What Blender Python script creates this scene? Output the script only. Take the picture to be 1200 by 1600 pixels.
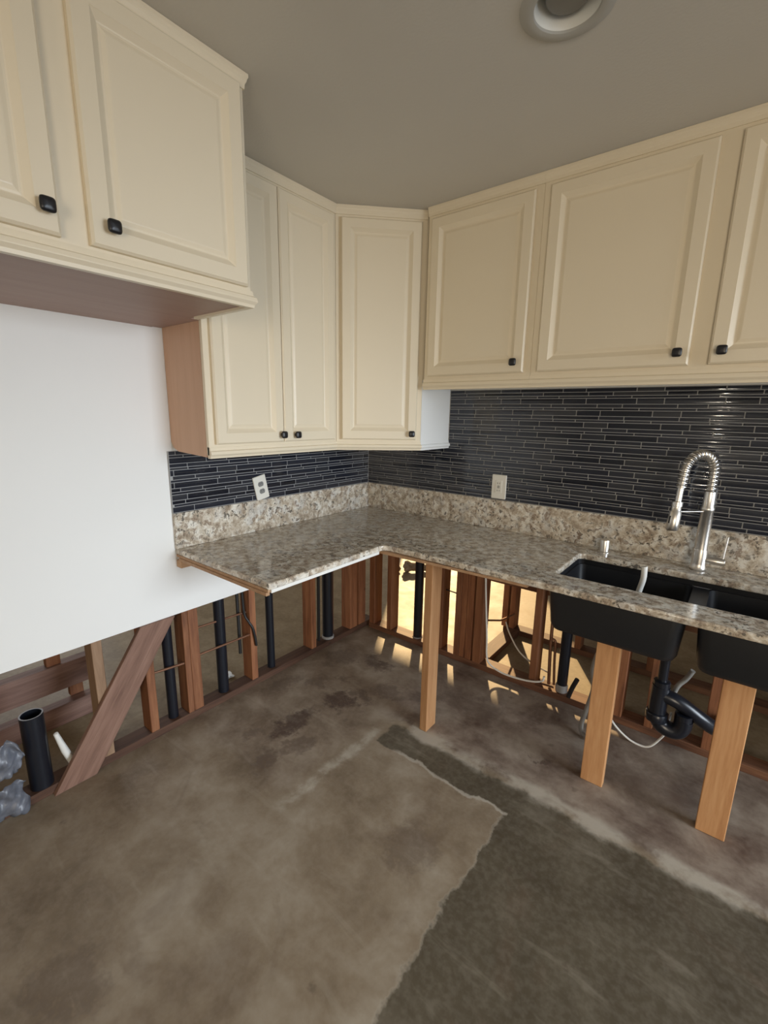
import bpy, bmesh, math, random
from mathutils import Vector, Matrix

scene = bpy.context.scene
for o in list(bpy.data.objects):
    bpy.data.objects.remove(o, do_unlink=True)
COL = scene.collection
random.seed(7)

# ------------------------------------------------------------------ camera
CAM = Vector((1.9919, -2.3594, 1.5375))
YAW, PITCH, ROLL, FPX = 0.6644, -0.2134, 0.0176, 706.998
d = Vector((-math.sin(YAW) * math.cos(PITCH), math.cos(YAW) * math.cos(PITCH), math.sin(PITCH)))
r = d.cross(Vector((0, 0, 1))).normalized()
u = r.cross(d)
rr_, uu_ = r * math.cos(ROLL) + u * math.sin(ROLL), -r * math.sin(ROLL) + u * math.cos(ROLL)
cam = bpy.data.cameras.new('camera')
cam.sensor_fit = 'VERTICAL'
cam.sensor_height = 36.0
cam.lens = FPX / 1600.0 * 36.0
cam.clip_start = 0.02
camo = bpy.data.objects.new('camera', cam)
COL.objects.link(camo)
mw = Matrix((rr_, uu_, -d)).transposed().to_4x4()
mw.translation = CAM
camo.matrix_world = mw
scene.camera = camo

# ------------------------------------------------------------------ world, sun, daylight openings, exposure
world = bpy.data.worlds.new('world')
scene.world = world
world.use_nodes = True
bg = world.node_tree.nodes['Background']
bg.inputs[0].default_value = (0.72, 0.84, 1.0, 1)
bg.inputs[1].default_value = 1.0

sun = bpy.data.lights.new('sun', 'SUN')
sun.energy = 6.5
sun.color = (1.0, 0.69, 0.34)
sun.angle = math.radians(0.9)
suno = bpy.data.objects.new('sun', sun)
COL.objects.link(suno)
suno.rotation_euler = Vector((0.60, -1.0, -0.53)).to_track_quat('-Z', 'Y').to_euler()
suno.location = (-2, 8, 5)

def area(name, loc, look, sx, sy, power, color, spread=180):
    l = bpy.data.lights.new(name, 'AREA')
    l.shape = 'RECTANGLE'
    l.size, l.size_y = sx, sy
    l.energy = power
    l.color = color
    l.spread = math.radians(spread)
    o = bpy.data.objects.new(name, l)
    COL.objects.link(o)
    o.location = loc
    o.rotation_euler = Vector(look).to_track_quat('-Z', 'Z').to_euler()
    return o
# daylight entering by the tall window east of the kitchen, the door behind the camera, the glass door of the next room
area('window_daylight', (5.12, -0.95, 1.25), (-5.12, -0.20, -1.25), 2.0, 1.6, 30, (0.82, 0.91, 1.0), 64)
area('door_daylight', (3.9, -5.12, 1.15), (-0.35, 1, -0.12), 1.5, 1.9, 42, (1.0, 0.83, 0.60), 130)
area('glass_door_daylight', (-1.4, 3.72, 1.05), (0.2, -1, 0), 1.5, 1.9, 22, (1.0, 0.82, 0.58))
area('west_fill_light', (-3.12, -1.3, 1.4), (1, 0.1, -0.25), 1.3, 1.2, 17, (0.98, 0.94, 0.92))  # added fill lamp brightening the room behind the left wall
# a bare bulb burning in the room behind the camera; it draws the glints down the glass tile
bulb = bpy.data.lights.new('bulb', 'POINT')
bulb.energy = 9.0
bulb.color = (1.0, 0.88, 0.70)
bulb.shadow_soft_size = 0.025
bulbo = bpy.data.objects.new('bulb', bulb)
COL.objects.link(bulbo)
bulbo.location = (1.72, -4.4, 1.42)

vs = scene.view_settings
vs.view_transform = 'Standard'
vs.look = 'None'
vs.gamma = 1.0
vs.use_curve_mapping = False
vs.exposure = -0.04
scene.cycles.max_bounces = 5
scene.cycles.diffuse_bounces = 3
scene.cycles.glossy_bounces = 3
scene.cycles.caustics_reflective = False
scene.cycles.caustics_refractive = False

# ------------------------------------------------------------------ measures
H = 0.914            # counter top
ZC = 2.506           # ceiling
D = 0.689            # counter depth
L = 1.376            # left leg length
TH = 0.027
HS = 0.1655
XR = 2.85            # end of right run
ZD = 0.594           # cut edge of drywall

# ------------------------------------------------------------------ node helpers
class NT:
    def __init__(s, name):
        s.m = bpy.data.materials.new(name)
        s.m.use_nodes = True
        s.t = s.m.node_tree
        s.b = s.t.nodes['Principled BSDF']
    def n(s, typ, **kw):
        nd = s.t.nodes.new(typ)
        for k, v in kw.items():
            if k.startswith('_'):
                nd.inputs[k[1:].replace('_', ' ')].default_value = v
            else:
                setattr(nd, k, v)
        return nd
    def link(s, a, b):
        s.t.links.new(a, b)
    def math(s, op, *args):
        nd = s.t.nodes.new('ShaderNodeMath')
        nd.operation = op
        for i, a in enumerate(args):
            if isinstance(a, (int, float)):
                nd.inputs[i].default_value = a
            else:
                s.link(a.s if isinstance(a, X) else a, nd.inputs[i])
        return X(s, nd.outputs[0])
    def coords(s, scale=(1, 1, 1), kind='Object', rnd=True):
        tc = s.n('ShaderNodeTexCoord')
        mp = s.n('ShaderNodeMapping')
        mp.inputs['Scale'].default_value = scale
        s.link(tc.outputs[kind], mp.inputs['Vector'])
        if rnd:
            oi = s.n('ShaderNodeObjectInfo')
            mu = s.math('MULTIPLY', oi.outputs['Random'], 37.0)
            s.link(mu.s, mp.inputs['Location'])
        return mp.outputs[0]
    def noise(s, vec, scale, detail=4, rough=0.55, dist=0.0):
        nd = s.n('ShaderNodeTexNoise')
        nd.inputs['Scale'].default_value = scale
        nd.inputs['Detail'].default_value = detail
        nd.inputs['Roughness'].default_value = rough
        nd.inputs['Distortion'].default_value = dist
        s.link(vec, nd.inputs['Vector'])
        return X(s, nd.outputs['Fac'])
    def ramp(s, fac, stops, interp='LINEAR'):
        nd = s.n('ShaderNodeValToRGB')
        cr = nd.color_ramp
        cr.interpolation = interp
        while len(cr.elements) < len(stops):
            cr.elements.new(0.5)
        for e, (p, c) in zip(cr.elements, stops):
            e.position = p
            e.color = (c[0], c[1], c[2], 1)
        s.link(fac.s if isinstance(fac, X) else fac, nd.inputs[0])
        return nd.outputs[0]
    def mix(s, fac, a, b, blend='MIX'):
        nd = s.n('ShaderNodeMix')
        nd.data_type = 'RGBA'
        nd.blend_type = blend
        for sock, v in ((nd.inputs[0], fac), (nd.inputs[6], a), (nd.inputs[7], b)):
            if isinstance(v, X):
                s.link(v.s, sock)
            elif isinstance(v, (int, float)):
                sock.default_value = v
            elif isinstance(v, (tuple, list)):
                sock.default_value = (v[0], v[1], v[2], 1)
            else:
                s.link(v, sock)
        return nd.outputs[2]
    def sstep(s, x, a, b):
        nd = s.n('ShaderNodeMapRange')
        nd.interpolation_type = 'SMOOTHSTEP'
        nd.inputs['From Min'].default_value = a
        nd.inputs['From Max'].default_value = b
        s.link(x.s, nd.inputs['Value'])
        return X(s, nd.outputs[0])
    def bump(s, h, strength=0.2, dist=0.01):
        nd = s.n('ShaderNodeBump')
        nd.inputs['Strength'].default_value = strength
        nd.inputs['Distance'].default_value = dist
        s.link(h.s if isinstance(h, X) else h, nd.inputs['Height'])
        s.link(nd.outputs[0], s.b.inputs['Normal'])
    def out(s, col=None, rough=0.5, metal=0.0, spec=None):
        if col is not None:
            if isinstance(col, tuple):
                s.b.inputs['Base Color'].default_value = (col[0], col[1], col[2], 1)
            else:
                s.link(col, s.b.inputs['Base Color'])
        if isinstance(rough, X):
            s.link(rough.s, s.b.inputs['Roughness'])
        else:
            s.b.inputs['Roughness'].default_value = rough
        s.b.inputs['Metallic'].default_value = metal
        if spec is not None:
            s.b.inputs['Specular IOR Level'].default_value = spec
        return s.m

class X:
    def __init__(s, nt, sock):
        s.t, s.s = nt, sock
    def __add__(s, o): return s.t.math('ADD', s, o)
    __radd__ = __add__
    def __sub__(s, o): return s.t.math('SUBTRACT', s, o)
    def __rsub__(s, o): return s.t.math('SUBTRACT', o, s)
    def __mul__(s, o): return s.t.math('MULTIPLY', s, o)
    __rmul__ = __mul__
    def __truediv__(s, o): return s.t.math('DIVIDE', s, o)
    def abs(s): return s.t.math('ABSOLUTE', s)
    def max(s, o): return s.t.math('MAXIMUM', s, o)
    def min(s, o): return s.t.math('MINIMUM', s, o)
    def sqrt(s): return s.t.math('SQRT', s)

def srgb(r, g, b):
    f = lambda c: (c / 255 / 12.92) if c / 255 <= 0.04045 else ((c / 255 + 0.055) / 1.055) ** 2.4
    return (f(r), f(g), f(b))

# ------------------------------------------------------------------ materials
def m_paint(name, col, rough=0.45, var=0.04, bump=0.05, bs=120):
    n = NT(name)
    v = n.coords(rnd=False)
    a = n.noise(v, 3.0, 1)
    c = n.mix(a, tuple(x * (1 - var) for x in col), tuple(min(1, x * (1 + var)) for x in col))
    if bump > 0.15:
        n.bump(n.noise(v, bs, 0), bump, 0.002)
    return n.out(c, rough)

def m_wood(name, dark, mid, light, axis='z', rough=0.65, scale=1.0, knots=0.75):
    n = NT(name)
    st = {'z': (9, 9, 0.7), 'x': (0.7, 9, 9), 'y': (9, 0.7, 9)}[axis]
    v = n.coords(tuple(k * scale for k in st))
    w = n.noise(v, 3.2, 5, 0.6, 0.6)
    f = n.noise(v, 16, 3, 0.6)
    c = n.ramp(w * 0.75 + f * 0.25, [(0.30, dark), (0.5, mid), (0.72, light)])
    st2 = {'z': (1, 1, 0.5), 'x': (0.5, 1, 1), 'y': (1, 0.5, 1)}[axis]
    v2 = n.coords(st2)
    vo = n.n('ShaderNodeTexVoronoi')
    vo.inputs['Scale'].default_value = 7.0
    n.link(v2, vo.inputs['Vector'])
    k = n.sstep(X(n, vo.outputs['Distance']), 0.10, 0.045)
    c = n.mix(k * knots, c, tuple(x * 0.45 for x in dark))
    oi = n.n('ShaderNodeObjectInfo')
    hv = n.n('ShaderNodeHueSaturation')
    val = n.math('MULTIPLY_ADD', oi.outputs['Random'], 0.4, 0.8)
    n.link(val.s, hv.inputs['Value'])
    n.link(c, hv.inputs['Color'])
    n.bump(f, 0.15, 0.002)
    return n.out(hv.outputs[0], rough)

def m_granite():
    n = NT('granite')
    v = n.coords(rnd=False)
    wn = n.n('ShaderNodeTexNoise')
    wn.inputs['Scale'].default_value = 18
    wn.inputs['Detail'].default_value = 3
    n.link(v, wn.inputs['Vector'])
    vm = n.n('ShaderNodeVectorMath', operation='MULTIPLY_ADD')
    n.link(wn.outputs['Color'], vm.inputs[0])
    vm.inputs[1].default_value = (0.03, 0.03, 0.03)
    n.link(v, vm.inputs[2])
    p = vm.outputs[0]
    base = n.ramp(n.noise(p, 26, 5, 0.62), [(0.34, (0.24, 0.175, 0.12)), (0.44, (0.43, 0.345, 0.255)), (0.52, (0.63, 0.555, 0.45)), (0.61, (0.81, 0.775, 0.70))])
    grey = n.sstep(n.noise(p, 14, 3, 0.5), 0.52, 0.66)
    c = n.mix(grey * 0.6, base, (0.56, 0.55, 0.53))
    dk = n.sstep(n.noise(p, 55, 4, 0.6), 0.57, 0.60)
    clump = n.sstep(n.noise(v, 5.0, 2, 0.5), 0.30, 0.62)
    c = n.mix(dk * (clump * 0.75 + 0.25), c, (0.045, 0.033, 0.026))
    br = n.sstep(n.noise(p, 30, 3, 0.6), 0.58, 0.63)
    c = n.mix(br * 0.7, c, (0.16, 0.085, 0.045))
    fl = n.n('ShaderNodeTexVoronoi')
    fl.inputs['Scale'].default_value = 150
    n.link(p, fl.inputs['Vector'])
    c = n.mix(0.22, c, n.ramp(X(n, fl.outputs['Distance']), [(0.0, (0.06, 0.05, 0.04)), (0.6, (0.72, 0.66, 0.55))]))
    n.b.inputs['Coat Weight'].default_value = 0.0
    return n.out(c, 0.13)

def m_tile(name, island):
    n = NT(name)
    if island:
        g = n.n('ShaderNodeNewGeometry')
        rnd = g.outputs['Random Per Island']
    else:
        rnd = n.n('ShaderNodeObjectInfo').outputs['Random']
    c = n.ramp(rnd, [(0.0, (0.008, 0.010, 0.017)), (0.45, (0.016, 0.019, 0.030)), (0.8, (0.026, 0.029, 0.040)), (1.0, (0.040, 0.042, 0.049))])
    ro = n.math('MULTIPLY_ADD', rnd, 0.05, 0.05)
    v = n.coords((1, 1, 1), rnd=False)
    n.bump(n.noise(v, 9, 2), 0.05, 0.01)
    return n.out(c, ro, spec=0.6)

def m_floor():
    n = NT('concrete_floor')
    v = n.coords(rnd=False)
    sx = n.n('ShaderNodeSeparateXYZ')
    n.link(v, sx.inputs[0])
    x0, y0 = X(n, sx.outputs[0]), X(n, sx.outputs[1])
    wa, wb = n.noise(v, 9, 4, 0.65), n.noise(v, 2.2, 3, 0.5)
    x = x0 + (wa - 0.5) * 0.10 + (wb - 0.5) * 0.08
    y = y0 + (wb - 0.5) * 0.10 + (wa - 0.5) * 0.07
    big = n.noise(v, 1.5, 3, 0.55)
    med = n.noise(v, 5.5, 5, 0.6, 0.3)
    fine = n.noise(v, 42, 2, 0.6)
    light = n.ramp(big * 0.5 + med * 0.5, [(0.36, (0.155, 0.110, 0.068)), (0.5, (0.265, 0.204, 0.138)), (0.64, (0.39, 0.328, 0.25))])
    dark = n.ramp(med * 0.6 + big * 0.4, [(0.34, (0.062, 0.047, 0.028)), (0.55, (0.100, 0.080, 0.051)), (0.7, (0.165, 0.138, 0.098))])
    brown = n.ramp(med, [(0.32, (0.12, 0.078, 0.058)), (0.5, (0.225, 0.17, 0.13)), (0.66, (0.34, 0.275, 0.215))])
    # strip where cabinets stood on the sink side
    under = n.sstep(y, -0.71, -0.67) * n.sstep(x, 0.45, 0.75)
    c = n.mix(under, light, brown)
    underl = n.sstep(x, 0.76, 0.66) * n.sstep(y, -1.42, -1.32)
    c = n.mix(underl * 0.75, c, n.mix(0.5, brown, light))
    # darker levelling compound
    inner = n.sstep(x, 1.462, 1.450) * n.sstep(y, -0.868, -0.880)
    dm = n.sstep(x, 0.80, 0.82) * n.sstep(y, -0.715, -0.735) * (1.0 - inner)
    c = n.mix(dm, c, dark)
    # chalky seams
    s1 = n.sstep((y + 0.70).abs(), 0.055, 0.02) * n.sstep(x, 0.70, 0.9) * n.sstep(med, 0.36, 0.56)
    s2 = n.sstep((x - 0.76).abs(), 0.04, 0.01) * n.sstep(y, -0.72, -0.86) * n.sstep(y, -1.5, -1.3) * n.sstep(med, 0.40, 0.6)
    e1 = n.sstep((y + 0.872).abs(), 0.012, 0.003) * n.sstep(x, 0.9, 0.95) * n.sstep(x, 1.47, 1.455)
    e2 = n.sstep((x - 1.456).abs(), 0.009, 0.002) * n.sstep(y, -0.86, -0.88) * 0.35
    seam = s1.max(s2).max(e1).max(e2)
    c = n.mix(seam * 0.75, c, (0.50, 0.45, 0.37))
    # old glue and rust stains
    xs = x + (n.noise(v, 13, 3, 0.7) - 0.5) * 0.22
    ys = y + (n.noise(v, 15, 3, 0.7) - 0.5) * 0.20
    st = None
    for (cx, cy, a, b, k) in [(0.44, -0.77, .095, .075, .9), (0.40, -1.04, .07, .15, .85), (0.36, -0.34, .13, .06, .75), (0.16, -0.42, .10, .13, .45),
                              (0.62, -0.52, .10, .07, .5), (1.25, -1.22, .09, .12, .4), (1.46, -0.515, .035, .03, .7), (0.50, -1.28, .05, .10, .5),
                              (0.30, -1.22, .05, .07, .4), (0.52, -0.66, .08, .05, .6), (0.22, -0.72, .07, .06, .45), (0.56, -1.12, .05, .09, .45), (0.10, -0.85, .06, .12, .35), (0.80, -0.45, .08, .05, .4), (1.05, -0.35, .2, .1, .35), (0.75, -2.15, .12, .10, .4), (1.9, -0.35, .25, .12, .35), (0.33, -0.60, .05, .05, .4)]:
        q = (((xs - cx) / a) * ((xs - cx) / a) + ((ys - cy) / b) * ((ys - cy) / b)).sqrt()
        t = n.sstep(q, 1.25, 0.55) * k
        st = t if st is None else st.max(t)
    stn = st * n.sstep(med * 0.5 + fine * 0.5, 0.32, 0.50)
    c = n.mix(stn, c, (0.052, 0.024, 0.016))
    sv = n.coords((1.0, 5.0, 1.0), rnd=False)
    strk = n.noise(sv, 2.6, 4, 0.6, 0.5)
    c = n.mix(n.sstep(strk, 0.54, 0.70) * 0.15, c, (0.50, 0.44, 0.35))
    c = n.mix(n.sstep(n.noise(v, 3.3, 4, 0.6, 0.8), 0.56, 0.70) * 0.35, c, (0.13, 0.085, 0.055))
    # small specks
    vo = n.n('ShaderNodeTexVoronoi')
    vo.inputs['Scale'].default_value = 5.5
    n.link(v, vo.inputs['Vector'])
    spk = n.sstep(X(n, vo.outputs['Distance']) + (fine - 0.5) * 0.15, 0.10, 0.03)
    c = n.mix(spk * 0.45, c, (0.10, 0.07, 0.05))
    c = n.mix(n.sstep(fine, 0.35, 0.7) * 0.08, c, (0.55, 0.49, 0.41))
    # the rooms beyond keep a tan, dusty screed
    oth = n.sstep(y0, 0.02, 0.06).max(n.sstep(x0, -0.05, -0.09))
    tan = n.ramp(med * 0.7 + fine * 0.3, [(0.3, (0.20, 0.15, 0.09)), (0.5, (0.31, 0.245, 0.155)), (0.7, (0.42, 0.34, 0.23))])
    c = n.mix(oth, c, tan)
    n.bump(n.noise(v, 5.5, 3, 0.6), 0.15, 0.006)
    return n.out(c, n.math('MULTIPLY_ADD', med, 0.3, 0.42))

def m_plain(name, col, rough=0.5, metal=0.0, var=0.06, scale=40, bump=0.05):
    n = NT(name)
    v = n.coords()
    a = n.noise(v, scale, 3)
    c = n.mix(a, tuple(x * (1 - var) for x in col), tuple(min(1, x * (1 + var)) for x in col))
    if bump:
        n.bump(a, bump, 0.002)
    return n.out(c, rough, metal)

M = {}
M['cab'] = m_paint('cabinet_cream_paint', (0.80, 0.705, 0.54), 0.38, 0.02, 0.04, 60)
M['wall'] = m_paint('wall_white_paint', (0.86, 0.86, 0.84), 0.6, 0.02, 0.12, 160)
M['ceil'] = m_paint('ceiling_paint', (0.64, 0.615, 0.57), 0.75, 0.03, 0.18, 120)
M['board'] = m_paint('drywall_paper', (0.55, 0.50, 0.44), 0.8)
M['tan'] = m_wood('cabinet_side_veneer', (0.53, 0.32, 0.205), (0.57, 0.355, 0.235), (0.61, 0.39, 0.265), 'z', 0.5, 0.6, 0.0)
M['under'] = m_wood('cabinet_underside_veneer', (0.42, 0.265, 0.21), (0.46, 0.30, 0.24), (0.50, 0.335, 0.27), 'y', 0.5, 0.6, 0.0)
M['granite'] = m_granite()
M['tile'] = m_tile('glass_tile', False)
M['tile_i'] = m_tile('glass_tile_run', True)
M['grout'] = m_paint('grout_grey', (0.36, 0.36, 0.36), 0.8, 0.1, 0.2, 200)
M['floor'] = m_floor()
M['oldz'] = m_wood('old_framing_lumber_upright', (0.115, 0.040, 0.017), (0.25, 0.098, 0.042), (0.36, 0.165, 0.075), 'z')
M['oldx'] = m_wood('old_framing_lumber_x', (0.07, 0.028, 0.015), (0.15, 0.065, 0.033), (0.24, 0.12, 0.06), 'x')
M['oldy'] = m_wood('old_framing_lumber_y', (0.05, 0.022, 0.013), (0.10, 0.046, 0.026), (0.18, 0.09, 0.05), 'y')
M['greyz'] = m_wood('weathered_brace_lumber', (0.135, 0.068, 0.046), (0.245, 0.135, 0.095), (0.35, 0.21, 0.155), 'z')
M['newz'] = m_wood('fresh_pine', (0.40, 0.185, 0.075), (0.53, 0.275, 0.12), (0.63, 0.365, 0.18), 'z')
M['tanz'] = m_wood('dusty_tan_lumber', (0.22, 0.125, 0.07), (0.34, 0.21, 0.125), (0.45, 0.30, 0.19), 'z')
M['greyy'] = m_wood('weathered_plank', (0.12, 0.062, 0.045), (0.215, 0.12, 0.09), (0.31, 0.19, 0.145), 'y')
M['ply'] = m_wood('plywood_edge', (0.40, 0.22, 0.11), (0.52, 0.31, 0.17), (0.60, 0.38, 0.22), 'y')
M['abs'] = m_plain('black_drain_plastic', (0.010, 0.012, 0.018), 0.28, 0, 0.2)
M['coup'] = m_plain('grey_coupling_plastic', (0.33, 0.32, 0.31), 0.6, 0, 0.2)
M['sink'] = m_plain('black_composite', (0.012, 0.013, 0.016), 0.42, 0, 0.3, 300, 0.12)
M['steel'] = m_plain('brushed_nickel', (0.74, 0.71, 0.67), 0.34, 1.0, 0.05, 20, 0.0)
M['copper'] = m_plain('dull_copper', (0.24, 0.12, 0.07), 0.5, 0.6, 0.3, 30)
M['knob'] = m_plain('black_knob', (0.010, 0.010, 0.013), 0.35, 0, 0.1, 60, 0.0)
M['plate'] = m_plain('white_plastic', (0.78, 0.76, 0.69), 0.35, 0, 0.02, 30, 0.0)
M['slot'] = m_plain('dark_slot', (0.03, 0.03, 0.03), 0.6, 0, 0.1)
M['sock'] = m_plain('grey_socket', (0.22, 0.22, 0.21), 0.45, 0, 0.1)
M['white'] = m_plain('white_vinyl', (0.80, 0.79, 0.75), 0.45, 0, 0.05)
M['hose'] = m_plain('grey_rubber_hose', (0.30, 0.28, 0.25), 0.5, 0, 0.15)
M['lamp'] = m_plain('lamp_glass', (0.22, 0.215, 0.20), 0.4, 0, 0.05)
M['trim'] = m_plain('light_trim_paint', (0.46, 0.45, 0.42), 0.6, 0, 0.03)
M['baffle'] = m_plain('baffle_paint', (0.78, 0.78, 0.74), 0.5, 0, 0.03)
M['rubble'] = m_plain('rubble', (0.34, 0.27, 0.20), 0.9, 0, 0.4, 25, 0.6)
M['film'] = m_plain('dusty_plastic_film', (0.15, 0.16, 0.19), 0.35, 0, 0.6, 18)
M['wire'] = m_plain('black_cable', (0.015, 0.014, 0.014), 0.5, 0, 0.1)
M['frame'] = m_plain('window_frame_white', (0.8, 0.8, 0.78), 0.4, 0, 0.02)

# ------------------------------------------------------------------ object helpers
WL = {}
def empty(name, loc, label=None, cat=None, group=None, kind=None):
    o = bpy.data.objects.new(name, None)
    o.empty_display_size = 0.05
    COL.objects.link(o)
    o.location = loc
    WL[o] = Vector(loc)
    tag(o, label, cat, group, kind)
    return o
def tag(o, label=None, cat=None, group=None, kind=None):
    if label: o['label'] = label
    if cat: o['category'] = cat
    if group: o['group'] = group
    if kind: o['kind'] = kind
    return o
def place(o, loc, parent=None):
    WL[o] = Vector(loc)
    if parent is not None:
        o.parent = parent
        o.location = Vector(loc) - WL[parent]
    else:
        o.location = loc
def mesh(name, verts, faces, mat, loc=(0, 0, 0), parent=None, smooth=False, bevel=0, seg=2, angle=None):
    me = bpy.data.meshes.new(name)
    me.from_pydata([tuple(v) for v in verts], [], faces)
    bm = bmesh.new()
    bm.from_mesh(me)
    bmesh.ops.recalc_face_normals(bm, faces=bm.faces)
    bm.to_mesh(me)
    bm.free()
    return meshobj(name, me, mat, loc, parent, smooth, bevel, seg, angle)
def meshobj(name, me, mat, loc=(0, 0, 0), parent=None, smooth=False, bevel=0, seg=2, angle=None):
    if mat is not None and not me.materials:
        me.materials.append(M[mat] if isinstance(mat, str) else mat)
    if smooth:
        me.polygons.foreach_set('use_smooth', [True] * len(me.polygons))
        me.update()
        if angle:
            try:
                me.set_sharp_from_angle(angle=math.radians(angle))
            except Exception:
                pass
    o = bpy.data.objects.new(name, me)
    COL.objects.link(o)
    place(o, loc, parent)
    if bevel:
        b = o.modifiers.new('bevel', 'BEVEL')
        b.width = bevel
        b.segments = seg
        b.limit_method = 'ANGLE'
        b.angle_limit = math.radians(30)
    return o
BF = [(0, 3, 2, 1), (4, 5, 6, 7), (0, 1, 5, 4), (1, 2, 6, 5), (2, 3, 7, 6), (3, 0, 4, 7)]
def box(name, lo, hi, mat, parent=None, bevel=0.0, seg=1):
    lo, hi = Vector(lo), Vector(hi)
    c, h = (lo + hi) / 2, (hi - lo) / 2
    v = [(-h.x, -h.y, -h.z), (h.x, -h.y, -h.z), (h.x, h.y, -h.z), (-h.x, h.y, -h.z), (-h.x, -h.y, h.z), (h.x, -h.y, h.z), (h.x, h.y, h.z), (-h.x, h.y, h.z)]
    return mesh(name, v, BF, mat, c, parent, bevel=bevel, seg=seg)
def loops_mesh(loops, cap0=True, cap1=True, closed=True):
    n = len(loops[0])
    v, f = [], []
    for l in loops:
        v += [Vector(p) for p in l]
    for i in range(len(loops) - 1):
        for j in range(n if closed else n - 1):
            k = (j + 1) % n
            f.append((i * n + j, i * n + k, (i + 1) * n + k, (i + 1) * n + j))
    if cap0: f.append(tuple(range(n - 1, -1, -1)))
    if cap1: f.append(tuple(range((len(loops) - 1) * n, len(loops) * n)))
    return v, f
def tube_vf(pts, rad, seg=12, caps=True):
    pts = [Vector(p) for p in pts]
    R = rad if isinstance(rad, (list, tuple)) else [rad] * len(pts)
    loops = []
    t0 = (pts[1] - pts[0]).normalized()
    nrm = t0.orthogonal().normalized()
    pt = t0
    for i, p in enumerate(pts):
        if i == 0: t = t0
        elif i == len(pts) - 1: t = (pts[i] - pts[i - 1]).normalized()
        else: t = ((pts[i + 1] - p).normalized() + (p - pts[i - 1]).normalized()).normalized()
        q = pt.rotation_difference(t)
        nrm = q @ nrm
        nrm = (nrm - t * nrm.dot(t)).normalized()
        b = t.cross(nrm)
        loops.append([p + (nrm * math.cos(2 * math.pi * k / seg) + b * math.sin(2 * math.pi * k / seg)) * R[i] for k in range(seg)])
        pt = t
    return loops_mesh(loops, caps, caps)
def tube(name, pts, rad, mat, parent=None, seg=12, base=None):
    v, f = tube_vf(pts, rad, seg)
    b = Vector(base) if base is not None else (WL[parent] if parent is not None else Vector(pts[0]))
    return mesh(name, [p - b for p in v], f, mat, b, parent, smooth=True, angle=50)
def smoothpath(pts, n=8):
    P = [Vector(p) for p in pts]
    P = [P[0] * 2 - P[1]] + P + [P[-1] * 2 - P[-2]]
    out = []
    for i in range(1, len(P) - 2):
        a, b, c, e = P[i - 1:i + 3]
        for k in range(n):
            t = k / n
            out.append(0.5 * ((2 * b) + (c - a) * t + (2 * a - 5 * b + 4 * c - e) * t * t + (3 * b - a - 3 * c + e) * t ** 3))
    out.append(P[-2])
    return out
def lathe_vf(prof, seg=32, axis='z'):
    loops = []
    for (rr, z) in prof:
        loops.append([Vector((rr * math.cos(2 * math.pi * k / seg), rr * math.sin(2 * math.pi * k / seg), z)) for k in range(seg)])
    return loops_mesh(loops, True, True)
def lathe(name, prof, mat, loc, parent=None, seg=32, rot=None, angle=40):
    v, f = lathe_vf(prof, seg)
    if rot is not None:
        v = [rot @ p for p in v]
    return mesh(name, v, f, mat, loc, parent, smooth=True, angle=angle)
def prism(name, poly, z0, z1, mat, parent=None, base=None, bevel=0, seg=2, holes=()):
    bm = bmesh.new()
    edges = []
    for ring in [poly] + list(holes):
        vs_ = [bm.verts.new((p[0], p[1], z0)) for p in ring]
        for i in range(len(vs_)):
            edges.append(bm.edges.new((vs_[i], vs_[(i + 1) % len(vs_)])))
    bmesh.ops.triangle_fill(bm, use_beauty=True, use_dissolve=False, edges=edges)
    ext = bmesh.ops.extrude_face_region(bm, geom=bm.faces[:])
    bmesh.ops.translate(bm, vec=(0, 0, z1 - z0), verts=[e for e in ext['geom'] if isinstance(e, bmesh.types.BMVert)])
    bmesh.ops.recalc_face_normals(bm, faces=bm.faces)
    b = Vector(base) if base is not None else (WL[parent] if parent is not None else Vector((0, 0, 0)))
    bmesh.ops.translate(bm, vec=-b, verts=bm.verts)
    me = bpy.data.meshes.new(name)
    bm.to_mesh(me)
    bm.free()
    return meshobj(name, me, mat, b, parent, bevel=bevel, seg=seg)
def rrect(x0, x1, y0, y1, rad, n=6):
    out = []
    for (cx, cy, a0) in ((x1 - rad, y1 - rad, 0), (x0 + rad, y1 - rad, 90), (x0 + rad, y0 + rad, 180), (x1 - rad, y0 + rad, 270)):
        for k in range(n + 1):
            a = math.radians(a0 + 90 * k / n)
            out.append((cx + rad * math.cos(a), cy + rad * math.sin(a)))
    return out

# ------------------------------------------------------------------ the setting
floor = box('floor', (-3.3, -5.3, -0.12), (5.3, 3.9, 0.0), 'floor')
floor.data.transform(Matrix.Translation(floor.location))
floor.location = (0, 0, 0)
tag(floor, 'bare stained concrete floor with patched levelling compound', kind='structure')

LX, LY, LR = 1.507, -1.060, 0.1115
ring = [(LX + 0.084 * math.cos(2 * math.pi * k / 40), LY + 0.084 * math.sin(2 * math.pi * k / 40)) for k in range(40)]
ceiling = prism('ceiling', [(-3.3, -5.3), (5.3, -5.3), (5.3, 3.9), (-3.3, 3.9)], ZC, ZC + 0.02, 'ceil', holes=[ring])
tag(ceiling, 'plain grey-white painted ceiling', kind='structure')
tag(box('roof_deck', (-3.3, -5.3, ZC + 0.16), (5.3, 3.9, ZC + 0.2), 'board'), kind='structure')

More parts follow.
